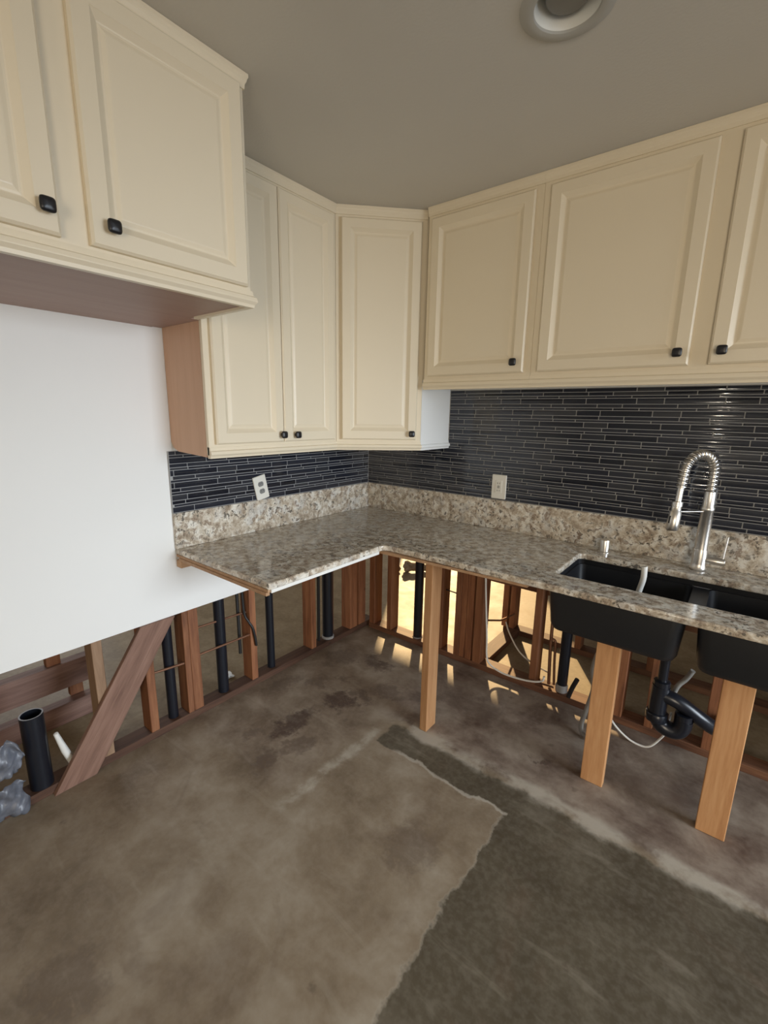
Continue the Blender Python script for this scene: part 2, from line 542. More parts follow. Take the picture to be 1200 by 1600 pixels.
# left wall: cut drywall over open framing
wl = empty('wall_left', (0, 0, 0), 'white wall with its drywall cut away along the bottom', kind='structure')
box('drywall', (-0.013, -5.2, ZD), (0, 0.0, ZC), 'wall', wl)
box('drywall', (-0.116, -5.2, ZD + 0.02), (-0.103, 0.1, ZC), 'board', wl)
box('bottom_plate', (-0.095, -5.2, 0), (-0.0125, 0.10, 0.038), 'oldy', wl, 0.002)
for (y0, y1, mt) in [(-0.985, -0.945, 'oldz'), (-1.335, -1.285, 'oldz'), (-1.385 + 0.02, -1.336, 'oldz'), (-1.552, -1.514, 'oldz'), (-1.755, -1.715, 'tanz'),
                     (-0.530, -0.490, 'oldz'), (-0.165, -0.127, 'oldz'), (-0.126, -0.088, 'oldz'), (-0.075, 0.0, 'oldz'), (-2.25, -2.21, 'oldz'), (-2.65, -2.61, 'oldz')]:
    box('stud', (-0.098, y0, 0.038), (-0.0135, y1, 0.80), mt, wl, 0.002)
# let-in diagonal brace
def plank(name, a, b, wdir, width, thick, mat, parent, nrm):
    a, b, w, nn = Vector(a), Vector(b), Vector(wdir).normalized(), Vector(nrm).normalized()
    z = (b - a).normalized()
    w = (w - z * w.dot(z)).normalized()
    ln = (b - a).length
    c = (a + b) / 2
    mat3 = Matrix((w, nn, z)).transposed()
    h = (width / 2, thick / 2, ln / 2)
    v = [(sx * h[0], sy * h[1], sz * h[2]) for sz in (-1, 1) for (sx, sy) in ((-1, -1), (1, -1), (1, 1), (-1, 1))]
    o = mesh(name, v, BF, mat, c, parent, bevel=0.002, seg=1)
    o.rotation_euler = mat3.to_euler()
    return o
BR = [(-1.955, 0.001), (-1.800, 0.001), (-1.408, 0.5935), (-1.564, 0.5935)]
br_c, br_r = Vector((0, -1.68, 0.297)), Matrix.Rotation(-math.atan2(0.392, 0.5925), 3, 'X')
v, f = loops_mesh([[br_r.inverted() @ (Vector((xx, a, b)) - br_c) for a, b in BR] for xx in (-0.012, 0.012)])
bro = mesh('brace', v, f, 'greyz', br_c, wl, bevel=0.002, seg=1)
bro.rotation_euler = br_r.to_euler()
bro['label'] = 'diagonal weathered brace board'

# sink wall
wr = empty('wall_right', (0, 0, 0), 'sink wall with its lower drywall stripped to the studs', kind='structure')
box('drywall', (-0.10, 0.0, 0.645), (5.2, 0.013, ZC), 'wall', wr)
box('drywall', (-0.10, 0.103, 0.66), (5.2, 0.116, ZC), 'board', wr)
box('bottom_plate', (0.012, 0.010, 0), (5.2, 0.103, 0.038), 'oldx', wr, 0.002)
for (x0, x1) in [(0.014, 0.062), (0.176, 0.214), (0.587, 0.625), (0.718, 0.756), (0.757, 0.795), (0.798, 0.840), (0.852, 0.905), (1.212, 1.250), (1.660, 1.698), (1.80, 1.838), (2.037, 2.078), (2.46, 2.50), (2.9, 2.94), (3.3, 3.34)]:
    dy = random.uniform(-0.003, 0.003)
    box('stud', (x0, 0.013 + dy, 0.038), (x1, 0.101 + dy, 0.84), 'oldz', wr, 0.002)

# rooms beyond: framing of the next partition, outer walls with openings
wb = empty('wall_back', (0.85, 0.65, 0), 'bare stud partition standing beyond the sink wall', kind='structure')
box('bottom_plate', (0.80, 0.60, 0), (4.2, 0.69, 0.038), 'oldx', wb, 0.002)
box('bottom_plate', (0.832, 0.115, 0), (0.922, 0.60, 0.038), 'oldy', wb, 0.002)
box('sun_stop_board', (0.66, 0.575, 0.365), (4.2, 0.599, 0.54), 'oldx', wb)  # added board that keeps direct sun off the floor near the sink
for (x0, x1) in [(0.785, 0.825), (0.84, 0.878), (1.30, 1.338), (1.72, 1.758), (2.13, 2.168), (2.54, 2.578)]:
    box('stud', (x0, 0.60, 0.038), (x1, 0.69, 1.2), 'oldz', wb, 0.002)
ws = empty('wall_east', (5.2, -2.6, 0), 'outer wall with a tall window', kind='structure')
E0, E1, EZ0, EZ1 = -2.4, -0.1, 0.37, 2.12
box('wall_panel', (5.2, -5.3, 0), (5.3, E0, ZC), 'wall', ws)
box('wall_panel', (5.2, E1, 0), (5.3, 3.9, ZC), 'wall', ws)
box('wall_panel', (5.2, E0, 0), (5.3, E1, EZ0), 'wall', ws)
box('wall_panel', (5.2, E0, EZ1), (5.3, E1, ZC), 'wall', ws)
w1 = empty('window_1', (5.25, -1.25, EZ0), 'white framed tall window', kind='structure')
for a, b in (((5.2, E0, EZ0), (5.28, E0 + .05, EZ1)), ((5.2, E1 - .05, EZ0), (5.28, E1, EZ1)), ((5.2, E0, EZ0), (5.28, E1, EZ0 + .05)), ((5.2, E0, EZ1 - .05), (5.28, E1, EZ1)), ((5.22, -1.275, EZ0), (5.26, -1.225, EZ1))):
    box('window_frame', a, b, 'frame', w1)
wsth = empty('wall_south', (3.9, -5.2, 0), 'wall behind the viewer with a door opening', kind='structure')
box('wall_panel', (-0.1, -5.3, 0), (3.15, -5.2, ZC), 'wall', wsth)
box('wall_panel', (4.65, -5.3, 0), (5.3, -5.2, ZC), 'wall', wsth)
box('wall_panel', (3.15, -5.3, 2.1), (4.65, -5.2, ZC), 'wall', wsth)
wn_ = empty('wall_north', (0, 3.8, 0), 'outer wall of the next room with a glass door opening', kind='structure')
NH = 2.16
box('wall_panel', (-3.3, 3.8, NH), (5.3, 3.9, ZC), 'wall', wn_)
box('wall_panel', (-3.3, 3.8, 0), (-2.2, 3.9, NH), 'wall', wn_)
box('wall_panel', (-0.6, 3.8, 0), (5.3, 3.9, NH), 'wall', wn_)
ww = empty('wall_west', (-3.2, -1.3, 0), 'far outer wall with an added square opening for fill light', kind='structure')  # square opening invented here to go with the added fill lamp
box('wall_panel', (-3.3, -5.3, 0), (-3.2, -1.95, ZC), 'wall', ww)
box('wall_panel', (-3.3, -0.65, 0), (-3.2, 3.9, ZC), 'wall', ww)
box('wall_panel', (-3.3, -1.95, 0), (-3.2, -0.65, 0.8), 'wall', ww)
box('wall_panel', (-3.3, -1.95, 2.0), (-3.2, -0.65, ZC), 'wall', ww)
tag(box('wall_divide', (-3.2, -5.3, 0), (-0.1, -5.2, ZC), 'wall'), 'end wall of the room beyond', kind='structure')

# ------------------------------------------------------------------ cabinets
def frame_axes(o, ud):
    """origin, horizontal direction along the face (left to right as seen), outward normal"""
    ud = Vector(ud).normalized()
    nd = ud.cross(Vector((0, 0, 1)))
    return Vector(o), ud, nd
DOORP = [(0.0, 0.0), (0.0, 0.014), (0.006, 0.0205), (0.045, 0.0205), (0.047, 0.0185), (0.061, 0.0075), (0.0645, 0.006)]
PANP = [(0.0635, 0.002), (0.0635, 0.0062), (0.069, 0.0068), (0.078, 0.0105), (0.081, 0.0110)]
def rect_loop(o, ud, nd, w, h, ins, dep):
    z = Vector((0, 0, 1))
    return [o + ud * ins + z * ins + nd * dep, o + ud * (w - ins) + z * ins + nd * dep, o + ud * (w - ins) + z * (h - ins) + nd * dep, o + ud * ins + z * (h - ins) + nd * dep]
def knob_vf(c, ud, nd, s=1.0):
    prof = [(0.0075, 0.0), (0.006, 0.010), (0.0075, 0.0125), (0.0125, 0.0145), (0.0155, 0.0175), (0.0160, 0.021), (0.0150, 0.0245), (0.011, 0.0268), (0.004, 0.0278)]
    loops = []
    z = Vector((0, 0, 1))
    for (a, dep) in prof:
        lp = []
        for k in range(24):
            t = 2 * math.pi * k / 24
            ex = 2 / 4.2
            cx = math.copysign(abs(math.cos(t)) ** ex, math.cos(t))
            cz = math.copysign(abs(math.sin(t)) ** ex, math.sin(t))
            lp.append(c + (ud * cx + z * cz) * a * s + nd * dep * s)
        loops.append(lp)
    return loops_mesh(loops)
def door(parent, o, ud, w, h, knob_at, label=None):
    o, ud, nd = frame_axes(o, ud)
    v, f = loops_mesh([rect_loop(o, ud, nd, w, h, i, dp) for i, dp in DOORP], True, False)
    dr = mesh('door', [p - o for p in v], f, 'cab', o, parent)
    v, f = loops_mesh([rect_loop(o, ud, nd, w, h, i, dp) for i, dp in PANP], True, True)
    mesh('panel', [p - o for p in v], f, 'cab', o, dr)
    ku, kz = knob_at
    c = o + ud * ku + Vector((0, 0, kz)) + nd * 0.0198
    v, f = knob_vf(c, ud, nd)
    k = mesh('knob', [p - c for p in v], f, 'knob', c, dr, smooth=True, angle=60)
    k['label'] = 'square black knob'
    return dr
def molding(name, path, prof, mat, parent, seg_i):
    """mitred strip number seg_i of a polyline path (xy, walked with the room on the left-hand normal given by cross)"""
    P = [Vector((p[0], p[1], 0)) for p in path]
    def nrm(i):
        t = (P[i + 1] - P[i]).normalized()
        return t, t.cross(Vector((0, 0, 1)))
    t, nn = nrm(seg_i)
    def off(i_pt, other):
        if other is None:
            return nn
        _, n2 = nrm(other)
        b = (nn + n2)
        return b / (1 + nn.dot(n2))
    n0 = off(seg_i, seg_i - 1 if seg_i > 0 else None)
    n1 = off(seg_i + 1, seg_i + 1 if seg_i + 2 < len(P) else None)
    l0 = [P[seg_i] + n0 * a + Vector((0, 0, z)) for a, z in prof]
    l1 = [P[seg_i + 1] + n1 * a + Vector((0, 0, z)) for a, z in prof]
    v, f = loops_mesh([l0, l1])
    base = WL[parent]
    return mesh(name, [p - base for p in v], f, mat, base, parent)
def crown(z):
    return [(0, z - 0.040), (0.004, z - 0.040), (0.005, z - 0.028), (0.009, z - 0.020), (0.010, z - 0.015), (0.013, z - 0.010), (0.013, z - 0.001), (0, z - 0.001)]
def rail(z, hgt=0.045):
    return [(0, z + hgt), (0.004, z + hgt), (0.006, z + hgt * .70), (0.013, z + hgt * .62), (0.015, z + hgt * .42), (0.015, z + hgt * .36), (0.008, z + hgt * .18), (0.006, z), (-0.012, z), (-0.012, z + hgt)]

# over-fridge cabinet (deep)
FX, FZ, FY0, FY1 = 0.680, 1.868, -2.42, -1.397
fc = empty('wall_cabinet', (0.3, FY1 - 0.5, FZ), 'deep cream two-door cabinet hanging over the empty fridge space at upper left', 'cabinet')
box('carcass', (0.002, FY0, FZ + 0.022), (FX - 0.019, FY1, ZC - 0.002), 'cab', fc)
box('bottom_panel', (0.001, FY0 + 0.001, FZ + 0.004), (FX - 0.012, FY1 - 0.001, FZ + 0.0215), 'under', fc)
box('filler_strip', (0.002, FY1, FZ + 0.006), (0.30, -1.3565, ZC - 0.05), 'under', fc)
box('face_frame', (FX - 0.0185, FY0, FZ + 0.012), (FX, FY1, ZC - 0.004), 'cab', fc, 0.0015)
fp = [(FX, FY0), (FX, FY1), (0.33, FY1)]
molding('crown_molding', fp, crown(ZC), 'cab', fc, 0)
molding('crown_molding', fp, crown(ZC), 'cab', fc, 1)
molding('light_rail', fp, rail(FZ - 0.004, 0.05), 'cab', fc, 0)
molding('light_rail', [(FX, FY0), (FX, FY1), (0.35, FY1)], rail(FZ - 0.004, 0.05), 'cab', fc, 1)
door(fc, (FX, -1.858, 1.922), (0, 1, 0), 0.442, 0.546, (0.046, 0.048))
door(fc, (FX, -2.362, 1.922), (0, 1, 0), 0.442, 0.546, (0.442 - 0.028, 0.052))

# left two-door upper cabinet
UX, UZ, UY0, UY1 = 0.305, 1.348, -1.354, -0.622
UA = 0.622
RZ = 1.663
RY = -0.327
c2 = empty('wall_cabinet', (0.15, -1.0, UZ), 'tall cream two-door upper cabinet with tan bare side panel over the left counter', 'cabinet')
box('carcass', (0.002, UY0 + 0.013, UZ + 0.03), (UX - 0.019, UY1 - 0.001, ZC - 0.002), 'cab', c2)
sp = [(0.002, UZ + 0.055), (0.022, UZ + 0.028), (0.06, UZ + 0.014), (UX - 0.0195, UZ + 0.004), (UX - 0.0195, ZC - 0.03), (0.002, ZC - 0.03)]
v, f = loops_mesh([[Vector((a, UY0, z)) for a, z in sp], [Vector((a, UY0 + 0.0125, z)) for a, z in sp]])
side = mesh('side_panel', [p - WL[c2] for p in v], f, 'tan', WL[c2], c2)
side['label'] = 'bare tan veneer side panel'
box('face_frame', (UX - 0.0185, UY0, UZ + 0.012), (UX, UY1, ZC - 0.004), 'cab', c2, 0.0015)
up = [(UX, UY0), (UX, -UA), (UA, -UX), (UA, -0.012)]
molding('crown_molding', up, crown(ZC), 'cab', c2, 0)
molding('light_rail', up, rail(UZ), 'cab', c2, 0)
door(c2, (UX, -1.328, 1.404), (0, 1, 0), 0.345, 1.048, (0.345 - 0.016, 0.033))
door(c2, (UX, -0.980, 1.404), (0, 1, 0), 0.330, 1.048, (0.064, 0.031))

# diagonal corner cabinet
c3 = empty('wall_cabinet', (0.25, -0.25, UZ), 'cream diagonal corner upper cabinet with one narrow door', 'cabinet')
e = 0.013
prism('carcass', [(0.010, -0.010), (0.010, -UA + 0.0005), (UX - e, -UA + 0.0005), (UA - 0.0005, -UX + e), (UA - 0.0005, -0.010)], UZ + 0.03, ZC - 0.002, 'cab', c3)
dd = Vector((UA - UX, UA - UX, 0)).normalized()
nn = dd.cross(Vector((0, 0, 1)))
p0, p1 = Vector((UX, -UA, 0)), Vector((UA, -UX, 0))
prism('face_frame', [(q.x, q.y) for q in (p0 + dd * .0005, p1 - dd * .0005, p1 - nn * 0.012 - dd * .012, p0 - nn * 0.012 + dd * .0005)], UZ + 0.012, ZC - 0.004, 'cab', c3)
box('side_panel', (UA - 0.0004, -UX, UZ + 0.012), (UA + 0.0015, -0.012, RZ + 0.05), 'wall', c3)
molding('crown_molding', up, crown(ZC), 'cab', c3, 1)
molding('light_rail', up, rail(UZ), 'cab', c3, 1)
molding('light_rail', up, rail(UZ), 'wall', c3, 2)
fl = (p1 - p0).length
door(c3, p0 + dd * 0.026 + Vector((0, 0, 1.404)), dd, fl - 0.052, 1.048, (fl - 0.052 - 0.028, 0.032))

# cabinets on the sink wall
def sinkcab(label, x0, x1, doors):
    c = empty('wall_cabinet', ((x0 + x1) / 2, -0.16, RZ), label, 'cabinet')
    box('carcass', (x0, RY + 0.019, RZ + 0.02), (x1, -0.002, ZC - 0.002), 'cab', c)
    box('face_frame', (x0, RY, RZ + 0.012), (x1, RY + 0.0185, ZC - 0.004), 'cab', c, 0.0015)
    molding('crown_molding', [(x0, RY), (x1, RY)], crown(ZC), 'cab', c, 0)
    molding('light_rail', [(x0, RY), (x1, RY)], rail(RZ, 0.052), 'cab', c, 0)
    for (a, b, ku) in doors:
        door(c, (a, RY, 1.728), (1, 0, 0), b - a, 0.722, (ku - a, 0.044))
    return c
sinkcab('short cream single-door upper cabinet next to the diagonal corner cabinet', UA + 0.024, 1.2055, [(0.672, 1.176, 1.136)])
sinkcab('wide cream two-door upper cabinet above the sink', 1.206, 2.46, [(1.237, 1.791, 1.755), (1.851, 2.405, 1.886)])
sinkcab('cream upper cabinet at the right end beyond the sink', 2.4605, 3.1, [(2.49, 3.05, 2.53)])

# ------------------------------------------------------------------ countertop
ct = empty('countertop', (0.35, -0.35, H - TH), 'L-shaped speckled beige granite countertop with upstand and sink cutout', 'countertop')
fil = []
for k in range(7):
    a = math.radians(180 - 90 * k / 6)
    fil.append((D + 0.03 + 0.03 * math.cos(a), -D - 0.03 + 0.03 * math.sin(a)))
poly = [(0.001, -0.001), (0.001, -L), (D - 0.012, -L), (D, -L + 0.012)] + fil + [(XR, -D), (XR, -0.001)]
hole = rrect(1.462, 2.420, -0.540, -0.178, 0.03)
prism('slab', poly, H - TH, H, 'granite', ct, bevel=0.007, seg=3, holes=[hole])
box('upstand', (0.001, -L, H + 0.0005), (0.021, -0.001, H + HS), 'granite', ct, 0.0015)
box('upstand', (0.0215, -0.021, H + 0.0005), (XR, -0.001, H + HS), 'granite', ct, 0.0015)
PZ = H - TH - 0.0005
prism('plywood_base', [(0.002, -0.002), (0.002, -L + 0.004), (D - 0.015, -L + 0.004), (D - 0.015, -D - 0.02), (1.40, -D + 0.012), (1.40, -0.002)], PZ - 0.012, PZ, 'ply', ct)
box('edge_strip', (D - 0.0145, -L + 0.014, PZ - 0.014), (D - 0.006, -D - 0.03, PZ), 'white', ct, 0.001)['label'] = 'white edging strip under the granite'
box('end_batten', (0.03, -L - 0.002, PZ - 0.026), (D - 0.02, -L + 0.016, PZ - 0.0125), 'ply', ct, 0.001)
box('ledger_block', (0.001, -1.374, PZ - 0.062), (0.04, -1.13, PZ - 0.0265), 'ply', ct, 0.002)

# ------------------------------------------------------------------ glass strip tile
TMESH = {}
def tile_mesh(w, h):
    key = (round(w, 3), round(h, 4))
    if key not in TMESH:
        hw, hh, t = key[0] / 2, key[1] / 2, 0.0055
        b_ = hh * 0.045          # slightly pillowed glass
        prof = [(0.0, -hh), (t - 0.0010, -hh)] + [(t + b_ * (1 - k * k), k * (hh - 0.0004)) for k in (-1, -.6, -.2, .2, .6, 1)] + [(t - 0.0010, hh), (0.0, hh)]
        l = [[(xx, -a, z) for a, z in prof] for xx in (-hw, hw)]
        vv, ff = loops_mesh(l)
        me = bpy.data.meshes.new('tile')
        me.from_pydata([tuple(p) for p in vv], [], ff)
        bm = bmesh.new(); bm.from_mesh(me)
        bmesh.ops.recalc_face_normals(bm, faces=bm.faces)
        bm.to_mesh(me); bm.free()
        me.materials.append(M['tile'])
        me.polygons.foreach_set('use_smooth', [True] * len(me.polygons))
        me.set_sharp_from_angle(angle=math.radians(30))
        TMESH[key] = me
    return TMESH[key]
G = 0.0024
ROWH = [0.0240, 0.0095, 0.0150]
LENS = [0.108, 0.216]
def tiles(u0, u1, z0, z1, cut=None, seed=1):
    rnd = random.Random(seed)
    out = []
    z = z0 + G
    i = rnd.randrange(3)
    while z < z1 - 0.006:
        h = min(ROWH[i % 3], z1 - z - 0.0005)
        if h < 0.005: break
        us = u0
        if cut and z + h > cut[1]: us = max(u0, cut[0])
        uu = u0 - 0.324 * ((i * 0.37 + rnd.uniform(-.08, .08)) % 1.0)
        li = 0
        while uu < u1:
            w = LENS[li % 2]
            li += 1
            a, b = max(uu, us), min(uu + w, u1)
            if b - a > 0.012:
                out.append(((a + b) / 2, z + h / 2, round(b - a - 0.0036, 3), h))
            uu += w
        z += h + G
        i += 1
    return out
def backsplash(label, tl, toworld, rotz, bed, maxn, key):
    root = empty('tile_backsplash', bed[0], label, 'backsplash')
    WL[root] = Vector(bed[0])
    for lo, hi in bed[1]:
        box('grout_bed', lo, hi, 'grout', root)
    tl = sorted(tl, key=key)
    for (uu, z, w, h) in tl[:maxn]:
        o = bpy.data.objects.new('tile', tile_mesh(w, h))
        COL.objects.link(o)
        place(o, toworld(uu, z), root)
        o.rotation_euler = (random.uniform(-.012, .012), 0, rotz + random.uniform(-.004, .004))
    if len(tl) > maxn:
        vv, ff = [], []
        Rz = Matrix.Rotation(rotz, 3, 'Z')
        for (uu, z, w, h) in tl[maxn:]:
            me = tile_mesh(w, h)
            b0 = len(vv)
            R2 = Rz @ Matrix.Rotation(random.uniform(-.006, .006), 3, 'X')
            cpos = toworld(uu, z) - WL[root]
            vv += [R2 @ q.co + cpos for q in me.vertices]
            ff += [tuple(b0 + k for k in p.vertices) for p in me.polygons]
        o = mesh('tile_rows', vv, ff, 'tile_i', WL[root], root, smooth=True, angle=30)
        o['kind'] = 'stuff'
ZT0 = H + HS + 0.0005
ZT1 = 1.3475
tl = tiles(-L, -0.012, ZT0, ZT1 + 0.012, None, 3)
backsplash('dark blue glass strip tile between left granite upstand and upper cabinets', tl, lambda a, z: Vector((0.0055, a, z)), math.pi / 2,
           ((0, -0.7, ZT0), [((0.0008, -L - 0.001, ZT0), (0.0095, -0.001, ZT1 + 0.012))]), 300, lambda t: -t[2] * t[3])
tr = tiles(0.012, 2.62, ZT0, RZ + 0.010, (UA + 0.004, ZT1 + 0.008), 5)
def appear(t):
    uu, z, w, h = t
    vis = 1 if uu < 2.25 else 0.01
    dd_ = (Vector((uu, 0, z)) - CAM)
    return -w * h * vis * abs(dd_.y) / dd_.length ** 3
backsplash('dark charcoal glass strip tile covering the wall behind the faucet', tr, lambda a, z: Vector((a, -0.0055, z)), 0.0,
           ((1.3, 0, ZT0), [((0.010, -0.0095, ZT0), (UA + 0.003, -0.0008, ZT1 + 0.012)), ((UA + 0.0035, -0.0095, ZT0), (XR, -0.0008, RZ + 0.012))]), 300, appear)

# ------------------------------------------------------------------ outlets
def outlet_left():
    root = empty('wall_outlet', (0.0125, -0.897, 1.145), 'white duplex outlet hanging crooked on the left tile', 'outlet')
    rot = Matrix.Rotation(math.radians(12), 3, 'X')
    def pt(y, z, x):
        return rot @ Vector((x, y, z))
    lp = lambda w, h, rad, x: [pt(a, b, x) for a, b in rrect(-w / 2, w / 2, -h / 2, h / 2, rad, 4)]
    v, f = loops_mesh([lp(.080, .128, .004, .0), lp(.080, .128, .004, .004), lp(.075, .123, .003, .0065)])
    mesh('cover_plate', v, f, 'plate', WL[root], root)
    for s in (-1, 1):
        cz = s * 0.0195
        ov = lambda k, x: [pt(0.017 * k * math.cos(t), cz + max(-.0125 * k, min(.0125 * k, 0.017 * k * math.sin(t))), x) for t in [2 * math.pi * i / 20 for i in range(20)]]
        v, f = loops_mesh([ov(1, .006), ov(1, .0085), ov(.93, .009)])
        so = mesh('receptacle', v, f, 'sock', WL[root], root)
        for (yy, hh) in ((-.006, .008), (.006, .007)):
            q = [pt(yy + a, cz + .003 + b, xx) for xx in (.0088, .0093) for a, b in ((-.0012, -hh / 2), (.0012, -hh / 2), (.0012, hh / 2), (-.0012, hh / 2))]
            mesh('slot', q, BF, 'slot', WL[root], so)
outlet_left()
def outlet_right():
    root = empty('wall_outlet', (0.961, -0.0118, 1.154), 'white outlet set straight in the charcoal tile behind the counter', 'outlet')
    lp = lambda w, h, rad, y, cz=0.0: [Vector((a, -y, cz + b)) for a, b in rrect(-w / 2, w / 2, -h / 2, h / 2, rad, 4)]
    v, f = loops_mesh([lp(.084, .134, .004, 0), lp(.084, .134, .004, .004), lp(.079, .129, .003, .0065)])
    mesh('cover_plate', v, f, 'plate', WL[root], root)
    v, f = loops_mesh([lp(.036, .070, .002, .006), lp(.036, .070, .002, .0085), lp(.034, .068, .002, .009)])
    face = mesh('receptacle', v, f, 'plate', WL[root], root)
    for cz in (-.020, .020):
        for (xx, hh) in ((-.006, .009), (.006, .007)):
            v, f = loops_mesh([[Vector((xx + a, -y, cz + b)) for a, b in ((-.0012, -hh / 2), (.0012, -hh / 2), (.0012, hh / 2), (-.0012, hh / 2))] for y in (.0088, .0094)])
            mesh('slot', v, f, 'slot', WL[root], face)
    for cz in (-.004, .004):
        v, f = loops_mesh([lp(.014, .005, .001, .0088, cz), lp(.014, .005, .001, .0102, cz)])
        mesh('test_button', v, f, 'sock', WL[root], face)
outlet_right()

# ------------------------------------------------------------------ sink
SZ = H - TH - 0.0008
sk = empty('kitchen_sink', (1.94, -0.36, 0.672), 'black double-bowl undermount sink under the granite cutout', 'sink')
def bowl(x0, x1):
    y0, y1 = -0.588, -0.150
    cx, cy = (x0 + x1) / 2, (y0 + y1) / 2
    def lp(ins, rad, z):
        return [Vector((a, b, z)) for a, b in rrect(x0 + ins, x1 - ins, y0 + ins, y1 - ins, rad, 6)]
    loops = [lp(.16, .03, .672), lp(.045, .03, .674), lp(.022, .04, .684), lp(.012, .045, .705), lp(.0, .04, .855), lp(.0, .04, .860),
             lp(.012, .032, .860), lp(.022, .032, .712), lp(.032, .028, .694), lp(.055, .02, .686), lp(.16, .03, .683)]
    v, f = loops_mesh(loops)
    b = mesh('bowl', [p - WL[sk] for p in v], f, 'sink', WL[sk], sk, smooth=True, angle=50)
    lathe('drain', [(0.002, .0), (.030, .0), (.042, .003), (.045, .0035), (.045, .0), (.044, -.001), (.002, -.001)], 'steel', (cx, cy, .6845), b, 24)
    return b
bowl(1.450, 1.925)
bowl(1.957, 2.432)
prism('rim', rrect(1.440, 2.442, -0.600, -0.140, .03), .8605, SZ, 'sink', sk, holes=[rrect(1.455, 2.427, -0.580, -0.158, .03)])
box('divider', (1.912, -0.57, .848), (1.970, -0.165, .8603), 'sink', sk, 0.004, 2)

# ------------------------------------------------------------------ faucet
fx, fy = 1.913, -0.088
fa = empty('faucet', (fx, fy, H), 'brushed nickel spring-neck pull-down faucet behind the sink', 'faucet')
lathe('base', [(.029, .0005), (.031, .003), (.031, .008), (.0275, .012), (.0270, .03), (.0265, .075), (.0255, .09)], 'steel', (fx, fy, H), fa)
lathe('body', [(.0235, .088), (.0225, .255), (.0245, .258), (.0245, .268), (.0215, .272), (.0205, .335), (.012, .338)], 'steel', (fx, fy, H), fa)
hd = Vector((-0.60, -0.80, 0)).normalized()
Rr = 0.075
arc = [Vector((fx, fy, H + 0.33))]
zc_ = 1.328
for k in range(0, 25):
    a = math.pi * (1 - k / 24)
    arc.append(Vector((fx, fy, zc_)) + hd * (Rr + Rr * math.cos(a)) + Vector((0, 0, Rr * math.sin(a))))
endp = Vector((fx, fy, 0)) + hd * (2 * Rr)
tailp = [Vector((endp.x, endp.y, z)) + hd * o for z, o in ((1.30, .003), (1.27, .006), (1.25, .008))]
spring_c = arc + tailp[:2]
tube('hose', arc + tailp + [Vector((endp.x, endp.y, 1.19)) + hd * .011], 0.0120, 'steel', fa, 12)
# coil
def resample(pts, n):
    L_ = [0]
    for i in range(1, len(pts)): L_.append(L_[-1] + (pts[i] - pts[i - 1]).length)
    out = []
    j = 0
    for k in range(n):
        s = L_[-1] * k / (n - 1)
        while j < len(L_) - 2 and L_[j + 1] < s: j += 1
        t = (s - L_[j]) / max(1e-9, L_[j + 1] - L_[j])
        out.append(pts[j].lerp(pts[j + 1], t))
    return out
turns, per = 46, 12
cp = resample(spring_c, turns * per)
side_v = hd.cross(Vector((0, 0, 1)))
hel = []
for i, p in enumerate(cp):
    t = (cp[min(i + 1, len(cp) - 1)] - cp[max(i - 1, 0)]).normalized()
    bnn = t.cross(side_v).normalized()
    a = 2 * math.pi * i / per
    hel.append(p + (side_v * math.cos(a) + bnn * math.sin(a)) * 0.0165)
tube('spring', hel, 0.0027, 'steel', fa, 6)
ht = Vector((endp.x, endp.y, 0)) + hd * .012
hv = lambda z, o=0: ht + hd * o + Vector((0, 0, z))
tube('spray_head', [hv(1.215), hv(1.213), hv(1.195), hv(1.193), hv(1.175, .002), hv(1.172, .002), hv(1.10, .008), hv(1.096, .008)], [.010, .0185, .0200, .0175, .0180, .0215, .0235, .020], 'steel', fa, 20)
tube('spray_button', [hv(1.155, .021), hv(1.125, .0245)], .0055, 'slot', fa, 10)
tube('support_arm', [Vector((fx, fy, 1.165)), hv(1.172)], .0035, 'steel', fa, 8)
tube('handle', [Vector((fx + .015, fy, .962)), Vector((fx + .03, fy, .962)), Vector((fx + .085, fy, .962)), Vector((fx + .088, fy, .962))], [.013, .016, .016, .014], 'steel', fa, 16)
tube('lever', [Vector((fx + .078, fy, .962)), Vector((fx + .084, fy, 1.07))], .0038, 'steel', fa, 8)
ag = empty('sink_air_gap', (1.543, -0.085, H), 'small brushed nickel air gap cap on the counter left of the faucet', 'air gap')
lathe('cap_sleeve', [(.0235, .0005), (.0245, .003), (.0215, .006), (.0215, .055), (.0200, .060), (.010, .0615)], 'steel', (1.543, -0.085, H), ag, 28)
lathe('cap_base', [(.0265, .0004), (.0265, .003), (.022, .0032)], 'steel', (1.543, -0.085, H), ag, 28)
hz = tube('drain_hose', smoothpath([(1.735, -.335, .690), (1.733, -.32, .76), (1.737, -.305, .83), (1.746, -.30, .89), (1.745, -.30, .935), (1.744, -.30, .943)], 6), .0115, 'white', None, 14, (1.735, -.335, .69))
tag(hz, 'short white plastic hose standing up inside the sink bowl', 'hose')

# ------------------------------------------------------------------ posts under the counter
def post(lo, hi, label):
    p = box('support_post', lo, hi, 'newz', None, 0.003, 2)
    tag(p, label, 'post', 'temporary pine props under the counter')
post((0.922, -0.676, 0), (0.962, -0.590, PZ - 0.0128), 'pale pine prop under the counter near its inner corner')
post((1.640, -0.490, 0), (1.728, -0.452, 0.6715), 'pale pine prop standing under the left sink bowl')
post((2.056, -0.470, 0), (2.148, -0.430, 0.6715), 'pale pine prop under the right sink bowl at right edge')

